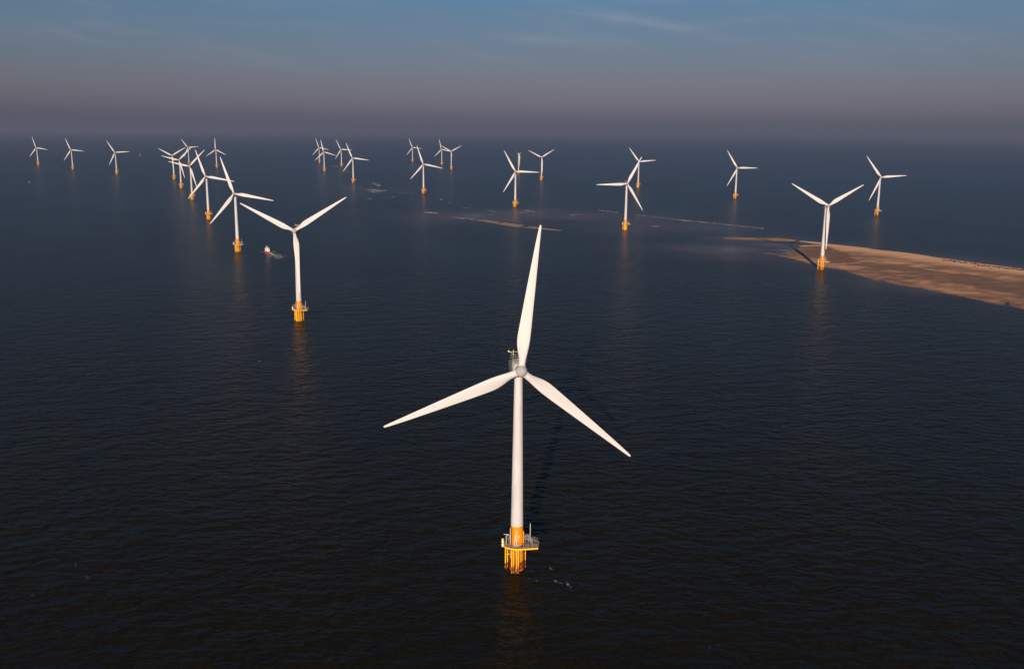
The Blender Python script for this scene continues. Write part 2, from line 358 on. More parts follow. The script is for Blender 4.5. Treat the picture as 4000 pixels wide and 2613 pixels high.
# x, y, yaw, rotor angle, rusty, label  -- all positions solved from the photograph
TURB = [
 (-1643.8, 3279.7, -3.3, 98.6, 0, 'leftmost of all the turbines, small and far away near the left edge'),
 (-1386.5, 2981.8, 1.3, 94.9, 0, 'middle one of three distant turbines standing apart at the far left'),
 (-1129.8, 2696.9, 6.7, 86.5, 0, 'right one of three distant turbines at far left, beside a tiny pale buoy'),
 (-864.6, 2410.5, 2.1, 57.5, 0, 'Y-posed turbine at left end of the left cluster, lower blade along its tower'),
 (-721.8, 2052.2, 0.0, 43.5, 0, "turbine in the left cluster whose left blade crosses the Y-posed turbine's tower"),
 (-582.1, 1708.0, -0.3, 42.3, 0, 'turbine in the left cluster with its orange base partly behind a nearer blade'),
 (-1213.7, 3549.5, 5.5, 83.6, 0, 'smallest turbine of the left cluster, standing farthest away behind the overlapping blades'),
 (-1006.3, 3216.4, -1.7, 116.2, 0, 'small far turbine with one blade straight up, just right of the left cluster'),
 (-431.5, 1329.5, 1.8, 99.4, 0, "turbine in the left row whose right blade passes behind a nearer turbine's upper blade"),
 (-286.1, 969.3, 3.2, 99.8, 0, 'large turbine with clean yellow base standing just left of the red boat'),
 (-141.3, 609.1, -0.3, 56.4, 0, 'second largest turbine, Y-posed with lower blade covering its tower, right of the red boat'),
 (-773.5, 3786.2, 0.9, 101.3, 0, 'farthest and leftmost turbine of the group of four left of centre'),
 (-597.2, 2994.0, 4.3, 106.3, 0, "turbine in the group of four whose lower left blade crosses the farthest one's tower"),
 (-622.4, 3435.3, -2.4, 92.0, 0, "turbine in the group of four whose right blade is crossed by the nearest one's blade"),
 (-391.9, 2316.5, -1.9, 96.3, 1, 'largest and rightmost turbine of the group of four left of centre'),
 (-425.9, 4011.1, 2.0, 97.7, 1, 'tiny far turbine whose right blade is crossed by the tip of a nearer turbine'),
 (-276.3, 3662.5, -6.1, 104.5, 1, 'tiny far turbine with reddish base, right blade touching the Y-posed one beside it'),
 (-211.6, 3235.3, 1.6, 59.9, 0, 'small Y-posed far turbine with its left blade touching the turbine beside it'),
 (-182.5, 1921.5, 3.8, 101.4, 1, 'mid-sized turbine above the left end of the sandbar, before three tiny far turbines'),
 (3.6, 1588.7, 1.1, 91.2, 1, 'mid-sized turbine above the foreground blade tip, level right blade hiding an orange base behind'),
 (15.9, 2934.4, 36.2, 63.5, 0, 'small far turbine with thin bluish feathered blades, base crossed by a nearer blade'),
 (75.7, 2543.2, 0.1, 57.2, 0, 'small Y-posed turbine right of the one with thin bluish blades'),
 (147.5, 1228.2, 2.9, 28.5, 0, "turbine with one level left blade and another crossing a farther turbine's hub"),
 (293.0, 2217.2, -0.9, 84.2, 0, 'farther turbine whose hub is crossed by the blade tip of the turbine in front'),
 (436.1, 1850.5, 1.5, 89.5, 1, 'turbine alone in open water between the crossed pair and the sandbank'),
 (289.8, 870.4, 6.0, 60.8, 1, 'Y-posed turbine at the edge of the sandbank, its shadow lying on the sand'),
 (575.7, 1485.2, -2.5, 85.2, 1, 'rightmost turbine of all, in open water behind the sandbank'),
 (1.9, 250.2, 8.0, 8.9, 1, 'largest turbine in the foreground, with 01 on its orange tower base'),
]
proto = make_turbine()
KIDS = {}
for o in list(COL.objects):
    if o.parent: KIDS.setdefault(o.parent.name, []).append(o)
roots = []
order = [27]+list(range(27))                    # the foreground turbine is the prototype itself
for i in order:
    x, y, yaw, ang, rusty, label = TURB[i]
    r = proto if i == 27 else copy_tree(proto)
    roots.append((i, r))
bychild = {}
for o in COL.objects:
    if o.parent: bychild.setdefault(o.parent.name, []).append(o)
for i, r in roots:
    x, y, yaw, ang, rusty, label = TURB[i]
    ch = bychild[r.name]
    pose(r, x, y, R(yaw), R(ang), R(72) if i == 20 else 0.0, ch)
    tag(r, label, 'wind turbine', 'wind turbines of the offshore wind farm')
    if not rusty:
        for c in ch:
            nm = c.name.split('.')[0]
            if nm == 'foundation_pile': c.material_slots[0].link = 'OBJECT'; c.material_slots[0].material = M_pile_clean
            elif nm in ('fender_pipe', 'cable_tube'): c.material_slots[0].link = 'OBJECT'; c.material_slots[0].material = M_pipe_clean
# the number 01, only legible on the foreground turbine
mb = MB(); rr = tower_r(10.55); rings = []
for t in np.linspace(-.17, .17, 7):
    a = -math.pi/2+.29+t
    rings.append([((rr+k)*math.cos(a), (rr+k)*math.sin(a), z) for k, z in ((-.02, 10.22), (.02, 10.22), (.02, 10.9), (-.02, 10.9))])
mb.loft(rings, smooth=False); plate = mb.build('number_plate', M_plate, proto)
cu = bpy.data.curves.new('digits', 'FONT'); cu.body = '01'; cu.size = .74; cu.align_x = 'CENTER'; cu.align_y = 'CENTER'; cu.extrude = .004; cu.offset = .012
tmp = bpy.data.objects.new('digits_curve', cu); COL.objects.link(tmp)
bpy.context.view_layer.update()
me = bpy.data.meshes.new_from_object(tmp.evaluated_get(bpy.context.evaluated_depsgraph_get())); bpy.data.objects.remove(tmp)
for v in me.vertices:                            # wrap the digits round the tower
    a = -math.pi/2+.29+v.co.x/rr; q = rr+.027+v.co.z; v.co = (q*math.cos(a), q*math.sin(a), 10.56+v.co.y)
me.materials.clear(); me.materials.append(M_black)
dg = bpy.data.objects.new('digits', me); COL.objects.link(dg); dg.parent = plate

# ------------------------------------------------------------------ sandbank and sandbar
Qs = (2900, 650, 1100/2380); Rs = (2750, 880, 500/2380); S1 = (3600, 960, 400/2380)
near = zoomed(*Qs, [(180, 733), (300, 757), (400, 777), (500, 802), (600, 832), (700, 857), (800, 872), (860, 880), (920, 907), (1000, 927), (1100, 952), (1150, 967), (1180, 960), (1220, 977), (1300, 998), (1400, 1017), (1500, 1030), (1600, 1052), (1700, 1072), (1800, 1090), (1900, 1112), (2000, 1134), (2100, 1159), (2200, 1174), (2228, 1166), (2232, 1143), (2253, 1147), (2250, 1176), (2300, 1189), (2380, 1207)])
far = zoomed(*Qs, [(2380, 868), (2200, 843), (2050, 825), (1900, 805), (1750, 782), (1600, 765), (1500, 747), (1400, 732), (1250, 716), (1120, 701), (1060, 691), (950, 680), (830, 666), (720, 655)])
spit = zoomed(*Rs, [(2200, 325), (2100, 312), (1900, 297), (1800, 285), (1650, 262), (1500, 243), (1350, 235), (1200, 238), (1000, 238), (800, 230), (600, 222), (450, 224), (310, 240), (450, 256), (700, 268), (950, 280), (1100, 287), (1300, 297), (1450, 298), (1600, 298), (1700, 305), (1830, 316), (1950, 332), (2100, 347), (2230, 356), (2100, 365), (1900, 371), (1740, 378), (1800, 408), (1780, 435), (1700, 455), (1620, 465), (1520, 505), (1550, 540), (1540, 558), (1430, 551), (1300, 526), (1200, 514)])
ext = [(430, 600), (500, 540), (600, 500), (690, 520), (720, 600), (680, 720), (600, 820)]
BANK = near+ext+far+spit
BAR1 = zoomed(1600, 760, 1450/2380, [(240, 141), (330, 148), (430, 158), (520, 168), (620, 182), (700, 192), (800, 205), (900, 220), (1000, 235), (880, 226), (780, 217), (690, 208), (600, 196), (520, 181), (430, 167), (330, 154)])
BAR2 = zoomed(1600, 760, 1450/2380, [(92, 114), (130, 110), (185, 117), (180, 126), (130, 122)])
def sdf(poly, X, Y):
    P = np.array(poly); Q = np.roll(P, -1, axis=0)
    d = np.full(X.shape, 1e9); ins = np.zeros(X.shape, bool)
    for (x0, y0), (x1, y1) in zip(P, Q):
        ex, ey = x1-x0, y1-y0; L = ex*ex+ey*ey+1e-12
        t = np.clip(((X-x0)*ex+(Y-y0)*ey)/L, 0, 1)
        d = np.minimum(d, np.hypot(X-x0-t*ex, Y-y0-t*ey))
        if y0 != y1:
            c = ((y0 > Y) != (y1 > Y)) & (X < (x1-x0)*(Y-y0)/(y1-y0)+x0); ins ^= c
    return np.where(ins, d, -d)
def vnoise(X, Y, s, seed):
    r = np.random.default_rng(seed); T = r.random((256, 256))
    x, y = X/s, Y/s; i, j = np.floor(x).astype(int), np.floor(y).astype(int); f, g = x-i, y-j
    f = f*f*(3-2*f); g = g*g*(3-2*g)
    a = T[i % 256, j % 256]; b = T[(i+1) % 256, j % 256]; c = T[i % 256, (j+1) % 256]; e = T[(i+1) % 256, (j+1) % 256]
    return (a*(1-f)+b*f)*(1-g)+(c*(1-f)+e*f)*g-.5
def terrain(name, polys, step, slope, top, rough, m, wet=None, margin=10):
    A = np.vstack([np.array(p) for p in polys]); x0, y0 = A.min(0)-margin; x1, y1 = A.max(0)+margin
    xs = np.arange(x0, x1, step[0]); ys = np.arange(y0, y1, step[1]); X, Y = np.meshgrid(xs, ys)
    D = np.max([sdf(p, X, Y) for p in polys], axis=0)
    D = D+3.0*vnoise(X, Y, 24, 6)+1.6*vnoise(X, Y, 9, 1)+.8*vnoise(X, Y, 4, 2)
    h = np.where(D > 0, top*(1-np.exp(-np.maximum(D, 0)*slope/top)), D*slope)
    h += np.clip(D/6, 0, 1)*(rough*vnoise(X, Y*2.2, 40, 3)+rough*.6*vnoise(X, Y*1.6, 15, 4)+rough*.25*vnoise(X, Y, 6, 5))
    keep = D > -margin*.8
    idx = -np.ones(X.shape, int); cell = keep[:-1, :-1] | keep[1:, :-1] | keep[:-1, 1:] | keep[1:, 1:]
    use = np.zeros(X.shape, bool)
    for a in (0, 1):
        for b in (0, 1): use[a:use.shape[0]-1+a, b:use.shape[1]-1+b] |= cell
    idx[use] = np.arange(use.sum())
    V = np.stack([X[use], Y[use], h[use]], 1)
    jj, ii = np.nonzero(cell); F = np.stack([idx[jj, ii], idx[jj, ii+1], idx[jj+1, ii+1], idx[jj+1, ii]], 1)
    me = bpy.data.meshes.new(name); me.from_pydata(V.tolist(), [], F.tolist()); me.polygons.foreach_set('use_smooth', [True]*len(me.polygons))
    at = me.attributes.new('wet', 'FLOAT', 'POINT'); w = np.zeros(len(V))
    if wet is not None: w = wet(X[use], Y[use], D[use])
    at.data.foreach_set('value', w.astype(np.float32)); me.materials.append(m); me.update()
    o = bpy.data.objects.new(name, me); COL.objects.link(o); tag(o, kind='structure'); return o
def sand_material(name, stops):
    m, ns, ls, b = mat(name)
    t = ns.new('ShaderNodeTexCoord'); v = t.outputs['Object']
    at = N(ns, 'ShaderNodeAttribute', attribute_name='wet')
    mp = ns.new('ShaderNodeMapping'); mp.inputs['Scale'].default_value = (1, 2.5, 1); mp.inputs['Rotation'].default_value = (0, 0, .5); ls.new(v, mp.inputs[0])
    n1 = noise(ns, ls, mp.outputs[0], .035, 6, .6); n2 = noise(ns, ls, mp.outputs[0], .3, 5, .6); n3 = noise(ns, ls, v, 1.6, 3, .6)
    k = math_node(ns, ls, 'ADD', at.outputs['Fac'], math_node(ns, ls, 'MULTIPLY', math_node(ns, ls, 'SUBTRACT', n1, .5), 1.1))
    k = math_node(ns, ls, 'ADD', k, math_node(ns, ls, 'MULTIPLY', math_node(ns, ls, 'SUBTRACT', n2, .5), .4))
    c = ramp(ns, ls, k, stops)
    sp = ramp(ns, ls, noise(ns, ls, v, .9, 2, .5), [(.70, 0.0), (.75, 1.0)])          # pale shells in places
    sp2 = ramp(ns, ls, n1, [(.5, 0.0), (.6, 1.0)])
    c = mix_col(ns, ls, math_node(ns, ls, 'MULTIPLY', math_node(ns, ls, 'MULTIPLY', sp, sp2), .5), c, (0.7, 0.6, 0.5))
    c = mix_col(ns, ls, math_node(ns, ls, 'MULTIPLY', n3, .25), c, tuple((0.3, 0.17, 0.1)))
    ls.new(c, b.inputs['Base Color']); b.inputs['Roughness'].default_value = .85
    bp = ns.new('ShaderNodeBump'); bp.inputs['Strength'].default_value = .5; bp.inputs['Distance'].default_value = .25; ls.new(n2, bp.inputs['Height']); ls.new(bp.outputs[0], b.inputs['Normal'])
    return m
M_sand = sand_material('sand', [(0.0, (0.78, 0.46, 0.265)), (0.3, (0.56, 0.305, 0.165)), (0.6, (0.28, 0.142, 0.080)), (.9, (0.115, 0.064, 0.044))])
M_wet_sand = sand_material('wet_sand', [(0.0, (0.42, 0.29, 0.22)), (0.6, (0.26, 0.175, 0.14)), (1.0, (0.12, 0.085, 0.075))])
DARK = [zoomed(*Qs, [(380, 740), (420, 712), (500, 680), (700, 680), (850, 720), (960, 770), (1000, 815), (820, 835), (700, 820), (560, 775)]),
        zoomed(*Qs, [(1000, 872), (1120, 835), (1300, 838), (1500, 868), (1700, 900), (1950, 925), (2200, 965), (2500, 1020), (2500, 1160), (2200, 1080), (1980, 1045), (1850, 1015), (1720, 985), (1690, 950), (1600, 925), (1400, 905), (1250, 885), (1080, 897)]),
        zoomed(*Qs, [(900, 905), (1200, 962), (1500, 1018), (1480, 1000), (1250, 955), (1100, 925), (950, 895)]),
        zoomed(*Qs, [(2000, 1085), (2250, 1120), (2380, 1190), (2380, 1205), (2255, 1160), (2150, 1120)])]
def wetness(X, Y, D):
    w = np.zeros(X.shape)
    for p in DARK: w = np.maximum(w, np.clip(.5+(sdf(p, X, Y)+9*vnoise(X, Y*1.5, 22, 31)+5*vnoise(X, Y*1.5, 8, 32)-1.5)/(8.0 if p is not DARK[0] else 6.0), 0, 1)*(.85))
    df = np.full(X.shape, 1e9)
    for (x0, y0), (x1, y1) in zip(far, far[1:]):
        ex, ey = x1-x0, y1-y0; t = np.clip(((X-x0)*ex+(Y-y0)*ey)/(ex*ex+ey*ey), 0, 1); df = np.minimum(df, np.hypot(X-x0-t*ex, Y-y0-t*ey))
    w = np.maximum(w, np.clip((df-28)/55, 0, .60)+np.clip((df-40)/40, 0, 1)*(.5*vnoise(X*.5+Y*.9, Y*.5-X*.9, 16, 41)+.35*vnoise(X*.35+Y*.6, Y-X, 9, 42)))
    shore = np.clip(1-(D+5*vnoise(X, Y, 14, 51))/(3.5+11.5*np.clip((df-25)/30, 0, 1)), 0, 1)*(.3+.55*np.clip((df-25)/30, 0, 1))
    return np.clip(np.maximum(w, shore), 0, 1)
terrain('sandbank', [BANK], (1.7, 2.2), .045, 1.25, .30, M_sand, wetness)
terrain('sandbar', [BAR1, BAR2], (1.4, 2.5), .010, .05, .24, M_wet_sand, lambda X, Y, D: np.full(X.shape, .45))

# ------------------------------------------------------------------ sea
def axis(lo, hi, f0, f1, step):
    a = list(np.arange(f0, f1+.1, step)); d = step
    while a[-1] < hi: d *= 1.45; a.append(a[-1]+d)
    d = step
    while a[0] > lo: d *= 1.45; a.insert(0, a[0]-d)
    return np.array(a)
gx = axis(-42000, 42000, -420, 620, 7); gy = axis(-4000, 60000, 560, 1900, 7)
X, Y = np.meshgrid(gx, gy)
D = sdf(BANK, X, Y)
shal = np.exp(np.minimum(D, 0)/28.0)*.8
def blob(px, py, rx, ry, a, rot=0.0):
    x0, y0 = ground(px*4000/2380, py*4000/2380); dx, dy = X-x0, Y-y0
    u = dx*math.cos(rot)+dy*math.sin(rot); v = -dx*math.sin(rot)+dy*math.cos(rot)
    return a*np.exp(-(u/rx)**2-(v/ry)**2)
for b in ((1120, 505, 110, 110, .8), (1220, 495, 90, 130, .7), (1420, 505, 120, 110, .7), (1560, 530, 110, 90, .75), (1690, 580, 70, 50, .9), (1760, 600, 70, 30, .8), (1836, 583, 26, 24, 1.3), (1800, 570, 40, 40, .9), (880, 442, 120, 200, .3), (1300, 500, 140, 150, .5)):
    shal = np.maximum(shal, blob(*b))
shal = np.clip(shal*(.75+.9*vnoise(X, Y, 70, 21)+.5*vnoise(X, Y, 30, 22)), 0, 1); shal = np.maximum(shal, np.clip(np.maximum.reduce([blob(1822, 582, 14, 10, 1.3), blob(1832, 590, 13, 12, 1.3), blob(1850, 577, 22, 7, 1.2), blob(1808, 590, 12, 8, 1.0)]), 0, 1)); shal[(np.abs(X) > 1500) | (Y > 4000) | (Y < 0)] = 0
V = np.stack([X.ravel(), Y.ravel(), np.zeros(X.size)], 1); nx = len(gx)
jj, ii = np.meshgrid(np.arange(len(gy)-1), np.arange(nx-1), indexing='ij'); q = (jj*nx+ii).ravel()
me = bpy.data.meshes.new('sea'); me.from_pydata(V.tolist(), [], np.stack([q, q+1, q+nx+1, q+nx], 1).tolist())
at = me.attributes.new('shallow', 'FLOAT', 'POINT'); at.data.foreach_set('value', shal.ravel().astype(np.float32))
sea = bpy.data.objects.new('sea', me); COL.objects.link(sea); tag(sea, kind='structure')
# wave height as a node group so that the slope can be taken by finite differences (true wave normals at every distance)
g = bpy.data.node_groups.new('wave_height', 'ShaderNodeTree')
g.interface.new_socket('Vector', in_out='INPUT', socket_type='NodeSocketVector'); g.interface.new_socket('Height', in_out='OUTPUT', socket_type='NodeSocketFloat')
gi = g.nodes.new('NodeGroupInput'); go = g.nodes.new('NodeGroupOutput'); tot = None
for rot, sx, sy, det, amp in ((R(-16), 1/17, 1/9.5, 1.0, .80), (R(4), 1/5.2, 1/3.2, 2.2, .72), (R(-28), 1/2.1, 1/1.25, 2, .18)):
    mp = g.nodes.new('ShaderNodeMapping'); mp.vector_type = 'POINT'; mp.inputs['Rotation'].default_value = (0, 0, rot); mp.inputs['Scale'].default_value = (sx, sy, 1)
    # rotate first, then stretch
    r1 = g.nodes.new('ShaderNodeVectorRotate'); r1.rotation_type = 'Z_AXIS'; r1.inputs['Angle'].default_value = rot
    g.links.new(gi.outputs[0], r1.inputs['Vector']); mp.inputs['Rotation'].default_value = (0, 0, 0); g.links.new(r1.outputs[0], mp.inputs[0])
    h = noise(g.nodes, g.links, mp.outputs[0], 1.0, det, .5)
    h = math_node(g.nodes, g.links, 'MULTIPLY', h, amp)
    tot = h if tot is None else math_node(g.nodes, g.links, 'ADD', tot, h)
g.links.new(tot, go.inputs[0])
m, ns, ls, b = mat('sea_water')
tc = ns.new('ShaderNodeTexCoord'); EPS = .12; hs = []
for off in ((0, 0, 0), (EPS, 0, 0), (0, EPS, 0)):
    ad = ns.new('ShaderNodeVectorMath'); ad.operation = 'ADD'; ls.new(tc.outputs['Object'], ad.inputs[0]); ad.inputs[1].default_value = off
    gn = ns.new('ShaderNodeGroup'); gn.node_tree = g; ls.new(ad.outputs[0], gn.inputs[0]); hs.append(gn.outputs[0])
wind = noise(ns, ls, tc.outputs['Object'], .006, 3, .6)                       # gusts: rougher and smoother patches
amp = N(ns, 'ShaderNodeMapRange'); amp.inputs[1].default_value = .3; amp.inputs[2].default_value = .7; amp.inputs[3].default_value = 1.1; amp.inputs[4].default_value = 2.5; ls.new(wind, amp.inputs[0])
at_ = N(ns, 'ShaderNodeAttribute', attribute_name='shallow')
calm = math_node(ns, ls, 'POWER', at_.outputs['Fac'], 5.0)
ampv = math_node(ns, ls, 'MULTIPLY', amp.outputs[0], math_node(ns, ls, 'SUBTRACT', 1.0, math_node(ns, ls, 'MULTIPLY', calm, .9)))
comp = ns.new('ShaderNodeCombineXYZ')
for k in (0, 1):
    dlt = math_node(ns, ls, 'MULTIPLY', math_node(ns, ls, 'SUBTRACT', hs[0], hs[k+1]), 1/EPS)
    ls.new(math_node(ns, ls, 'MULTIPLY', dlt, ampv), comp.inputs[k])
comp.inputs[2].default_value = 1.0
nv = ns.new('ShaderNodeVectorMath'); nv.operation = 'NORMALIZE'; ls.new(comp.outputs[0], nv.inputs[0]); ls.new(nv.outputs[0], b.inputs['Normal'])
turb = noise(ns, ls, tc.outputs['Object'], .02, 4, .6)
c0 = mix_col(ns, ls, turb, (0.0062, 0.0054, 0.0023), (0.0086, 0.0075, 0.0033))     # silty sea
c1 = mix_col(ns, ls, at_.outputs['Fac'], c0, (0.085, 0.058, 0.055))
ls.new(c1, b.inputs['Base Color']); ls.new(math_node(ns, ls, 'SUBTRACT', .255, math_node(ns, ls, 'MULTIPLY', calm, .15)), b.inputs['Roughness']); b.inputs['IOR'].default_value = 1.115
me.materials.append(m)

# ------------------------------------------------------------------ foam (stuff): many small crests of froth on the water
M_foam = paint('foam', (0.42, 0.42, 0.43), .8, .3, (1, 1, 1))
def foam(name, spots, size=1.0):
    mb = MB()
    for (x0, y0), (x1, y1), width, n, smin, smax in spots:
        for _ in range(n):
            t = random.random(); s = .72*size*(smin+(smax-smin)*random.random()**2.5)
            cx = x0+(x1-x0)*t+random.gauss(0, width*.35); cy = y0+(y1-y0)*t+random.gauss(0, width)
            k = random.randint(5, 7); a0 = random.random()*6.28; el = random.uniform(1.2, 2.6)
            ring = [(cx+s*el*math.cos(a0+6.28*j/k)*random.uniform(.6, 1.2), cy+s*math.sin(a0+6.28*j/k)*random.uniform(.6, 1.2), .01) for j in range(k)]
            mb.add(ring+[(cx, cy, .05+.22*s)], [(j, (j+1) % k, k) for j in range(k)], True)
    return tag(mb.build(name, M_foam), kind='stuff')
def zp(z, p): return ground(z[0]+p[0]*z[2], z[1]+p[1]*z[2])
Z3 = (1600, 760, 1450/2380); Z4 = (1350, 620, 550/2380); ZB = (980, 940, 200/2380); Z1 = (1900, 2200, 400/1506); ZC = (1180, 520, 320/2073)
spots = [(zp(Z3, (1205, 101)), zp(Z3, (1335, 115)), 3, 80, .3, 1.2), (zp(Z3, (1450, 130)), zp(Z3, (1800, 172)), 7, 200, .25, .9), (zp(Z3, (1700, 160)), zp(Z3, (2270, 218)), 6, 420, .25, 1.0), (zp(Z3, (1770, 168)), zp(Z3, (1790, 171)), 2, 30, .4, 1.0),
         (zp(Z3, (340, 86)), zp(Z3, (390, 83)), 4, 30, .3, 1.1), (zp(Z3, (500, 103)), zp(Z3, (560, 115)), 8, 36, .3, 1.1), (zp(Z3, (740, 101)), zp(Z3, (800, 109)), 4, 46, .3, 1.2), (zp(Z3, (1030, 133)), zp(Z3, (1110, 128)), 8, 40, .3, 1.1), (zp(Z3, (700, 116)), zp(Z3, (780, 112)), 12, 50, .3, 1.0),
         (zp(Z3, (1565, 205)), zp(Z3, (1605, 203)), 4, 30, .3, 1.0), (zp(Z3, (195, 30)), zp(Z3, (210, 31)), 3, 20, .4, 1.2),
         (zp(Z4, (465, 408)), zp(Z4, (580, 468)), 9, 150, .5, 1.6), (zp(Z4, (395, 525)), zp(Z4, (640, 550)), 14, 230, .45, 1.5), (zp(Z4, (430, 560)), zp(Z4, (520, 572)), 8, 60, .4, 1.5), (zp(Z4, (900, 585)), zp(Z4, (1190, 592)), 5, 34, .4, 1.4), (zp(Z4, (720, 655)), zp(Z4, (830, 645)), 5, 26, .4, 1.3), (zp(Z4, (375, 684)), zp(Z4, (440, 683)), 3, 22, .4, 1.4), (zp(Z4, (1600, 688)), zp(Z4, (1640, 693)), 2, 14, .5, 1.5), (zp(Z4, (1760, 742)), zp(Z4, (1775, 743)), 1.5, 8, .5, 1.5),
         (zp(ZC, (735, 830)), zp(ZC, (915, 858)), 9, 80, .5, 1.7), (zp(ZC, (1080, 965)), zp(ZC, (1250, 1000)), 9, 70, .4, 1.4)]
tag(foam('breaking_waves', spots), 'scattered white breakers over the shallow shoals', 'foam')
tag(foam('boat_wake', [(zp(ZB, (690, 600)), zp(ZB, (780, 640)), .7, 22, .15, .5), (zp(ZB, (860, 560)), zp(ZB, (1050, 670)), 1.6, 260, .2, .75), (zp(ZB, (855, 700)), zp(ZB, (960, 720)), .8, 22, .15, .45), (zp(ZB, (1050, 660)), zp(ZB, (1430, 800)), 4.5, 240, .15, .6), (zp(ZB, (960, 510)), zp(ZB, (1120, 515)), 2.2, 36, .15, .5), (zp(ZB, (470, 545)), zp(ZB, (530, 540)), 1, 12, .15, .5), (zp(ZB, (600, 535)), zp(ZB, (900, 555)), .9, 60, .15, .5), (zp(ZB, (1200, 620)), zp(ZB, (1600, 700)), 5, 40, .1, .35), (zp(ZB, (1050, 790)), zp(ZB, (1250, 940)), 5, 26, .1, .35)]), 'white wake behind the red boat', 'foam')
tag(foam('foam_fleck', [(zp(Z1, (925, 60)), zp(Z1, (965, 85)), .25, 16, .05, .2), (zp(Z1, (1000, 248)), zp(Z1, (1035, 272)), .2, 16, .05, .18), (zp(Z1, (1050, 284)), zp(Z1, (1110, 288)), .15, 9, .04, .12), (zp(Z1, (1170, 285)), zp(Z1, (1245, 350)), .5, 34, .04, .17), (zp(Z1, (625, 215)), zp(Z1, (640, 235)), .2, 5, .04, .1), (zp(Z1, (720, 248)), zp(Z1, (740, 250)), .1, 4, .05, .12), (zp(Z1, (655, 118)), zp(Z1, (657, 120)), .1, 2, .05, .1), (zp(Z1, (270, 55)), zp(Z1, (300, 75)), .3, 8, .04, .12), (zp(Z1, (380, 135)), zp(Z1, (480, 145)), .3, 10, .03, .1),
     (ground(293, 2200), ground(300, 2205), .3, 7, .05, .15), (ground(330, 2245), ground(350, 2265), .6, 16, .04, .14), (ground(122, 2320), ground(126, 2323), .2, 5, .05, .15), (ground(1008, 1409), ground(1020, 1411), .6, 10, .1, .3), (ground(928, 995), ground(985, 1000), 2.5, 40, .1, .4), (ground(1195, 1254), ground(1230, 1258), 1.2, 14, .08, .25), (ground(815, 800), ground(835, 803), 1.5, 8, .2, .5), (ground(340, 1461), ground(346, 1463), .4, 5, .1, .25), (ground(2770, 2526), ground(2775, 2527), .2, 3, .04, .1)], .75), 'small flecks of froth around the foreground turbine foot', 'foam')

# ------------------------------------------------------------------ boat
bx, by = ground(1044, 986)
boat = empty('work_boat', (bx, by, 0), math.atan2(.93, -.37))
tag(boat, 'small red hulled work boat with white wheelhouse, seen from astern, trailing a wake', 'boat')
mb = MB(); rings = []
for x, w, zk, zd in ((-6.0, 2.85, -.5, 1.25), (-5.9, 2.95, -.6, 1.3), (-2, 3.0, -.7, 1.35), (2, 2.85, -.7, 1.55), (4.2, 2.1, -.6, 1.9), (5.6, 1.1, -.3, 2.25), (6.4, .12, .3, 2.5)):
    rings.append([(x, -w*.75, zk), (x, -w*.95, .1), (x, -w, zd), (x, -w*.9, zd), (x, -w*.9, zd-.35), (x, w*.9, zd-.35), (x, w*.9, zd), (x, w, zd), (x, w*.95, .1), (x, w*.75, zk)])
mb.loft(rings, smooth=False); hull = mb.build('hull', M_red, boat)
mb = MB()
for s in (-1, 1): mb.tube([(-6, s*3.02, 1.12), (-2, s*3.06, 1.17), (2, s*2.92, 1.36), (4.2, s*2.16, 1.7), (5.6, s*1.15, 2.05), (6.5, 0, 2.3)], .13, 8)
mb.tube([(-6.05, -2.9, .95), (-6.05, 2.9, .95)], .15, 8); mb.build('rubbing_strake', M_rubber, hull)
mb = MB(); mb.box((-.2, 0, 2.15), (5.2, 4.5, 2.4), 0, .94); cab = mb.build('cabin', M_cabin, boat)
mb = MB()
for s in (-1.2, 1.2): mb.box((-2.76, s, 2.6), (.12, .9, .6))
for s in (-1, 1):
    for x in (-1.6, -.2, 1.2): mb.box((x, s*2.19, 2.55), (.9, .12, .6))
mb.build('window', M_glass, cab)
mb = MB(); mb.box((.3, 0, 4.05), (3.2, 4.0, 1.4), 0, .94); wh = mb.build('wheelhouse', M_cabin, boat)
mb = MB(); mb.box((.3, 0, 4.25), (3.22, 4.02, .5), 0, .97); mb.build('window', M_glass, wh)
mb = MB(); mb.box((.3, 0, 4.82), (3.4, 4.2, .12)); mb.build('roof', M_cabin, wh)
mb = MB(); mb.tube([(.2, 0, 4.85), (.2, 0, 7.0)], .07, 8); mb.tube([(.2, -1, 6.3), (.2, 1, 6.3)], .06, 6); mb.box((.5, 0, 5.9), (.5, 1.6, .22)); mb.lathe([(.0, 5.0), (.45, 5.05), (.5, 5.35), (.3, 5.7), (0, 5.75)], 12, (-.6, .7), False); mb.build('mast', M_white, boat)
mb = MB()
for s in (-1, 1):
    for x in (-5.8, -4.6, -3.4): mb.tube([(x, s*2.75, .9), (x, s*2.75, 2.15)], .04, 6)
    mb.tube([(-5.8, s*2.75, 2.15), (-3.2, s*2.75, 2.15)], .04, 6)
mb.tube([(-5.8, -2.75, 2.15), (-5.8, 2.75, 2.15)], .04, 6); mb.build('stern_rail', M_galv, boat)
mb = MB()
for s in (-1, 1): mb.tube([(2.8, s*2.3, 2.4), (4.4, s*1.8, 2.8), (5.8, s*.9, 3.1), (6.4, 0, 3.2)], .05, 6)
mb.build('bow_rail', M_galv, boat)
mb = MB(); mb.box((-4.2, 1.9, 1.45), (1.3, .9, 1.0)); mb.box((-4.3, -1.9, 1.35), (.9, .9, .8)); mb.build('deck_locker', M_dark, boat)

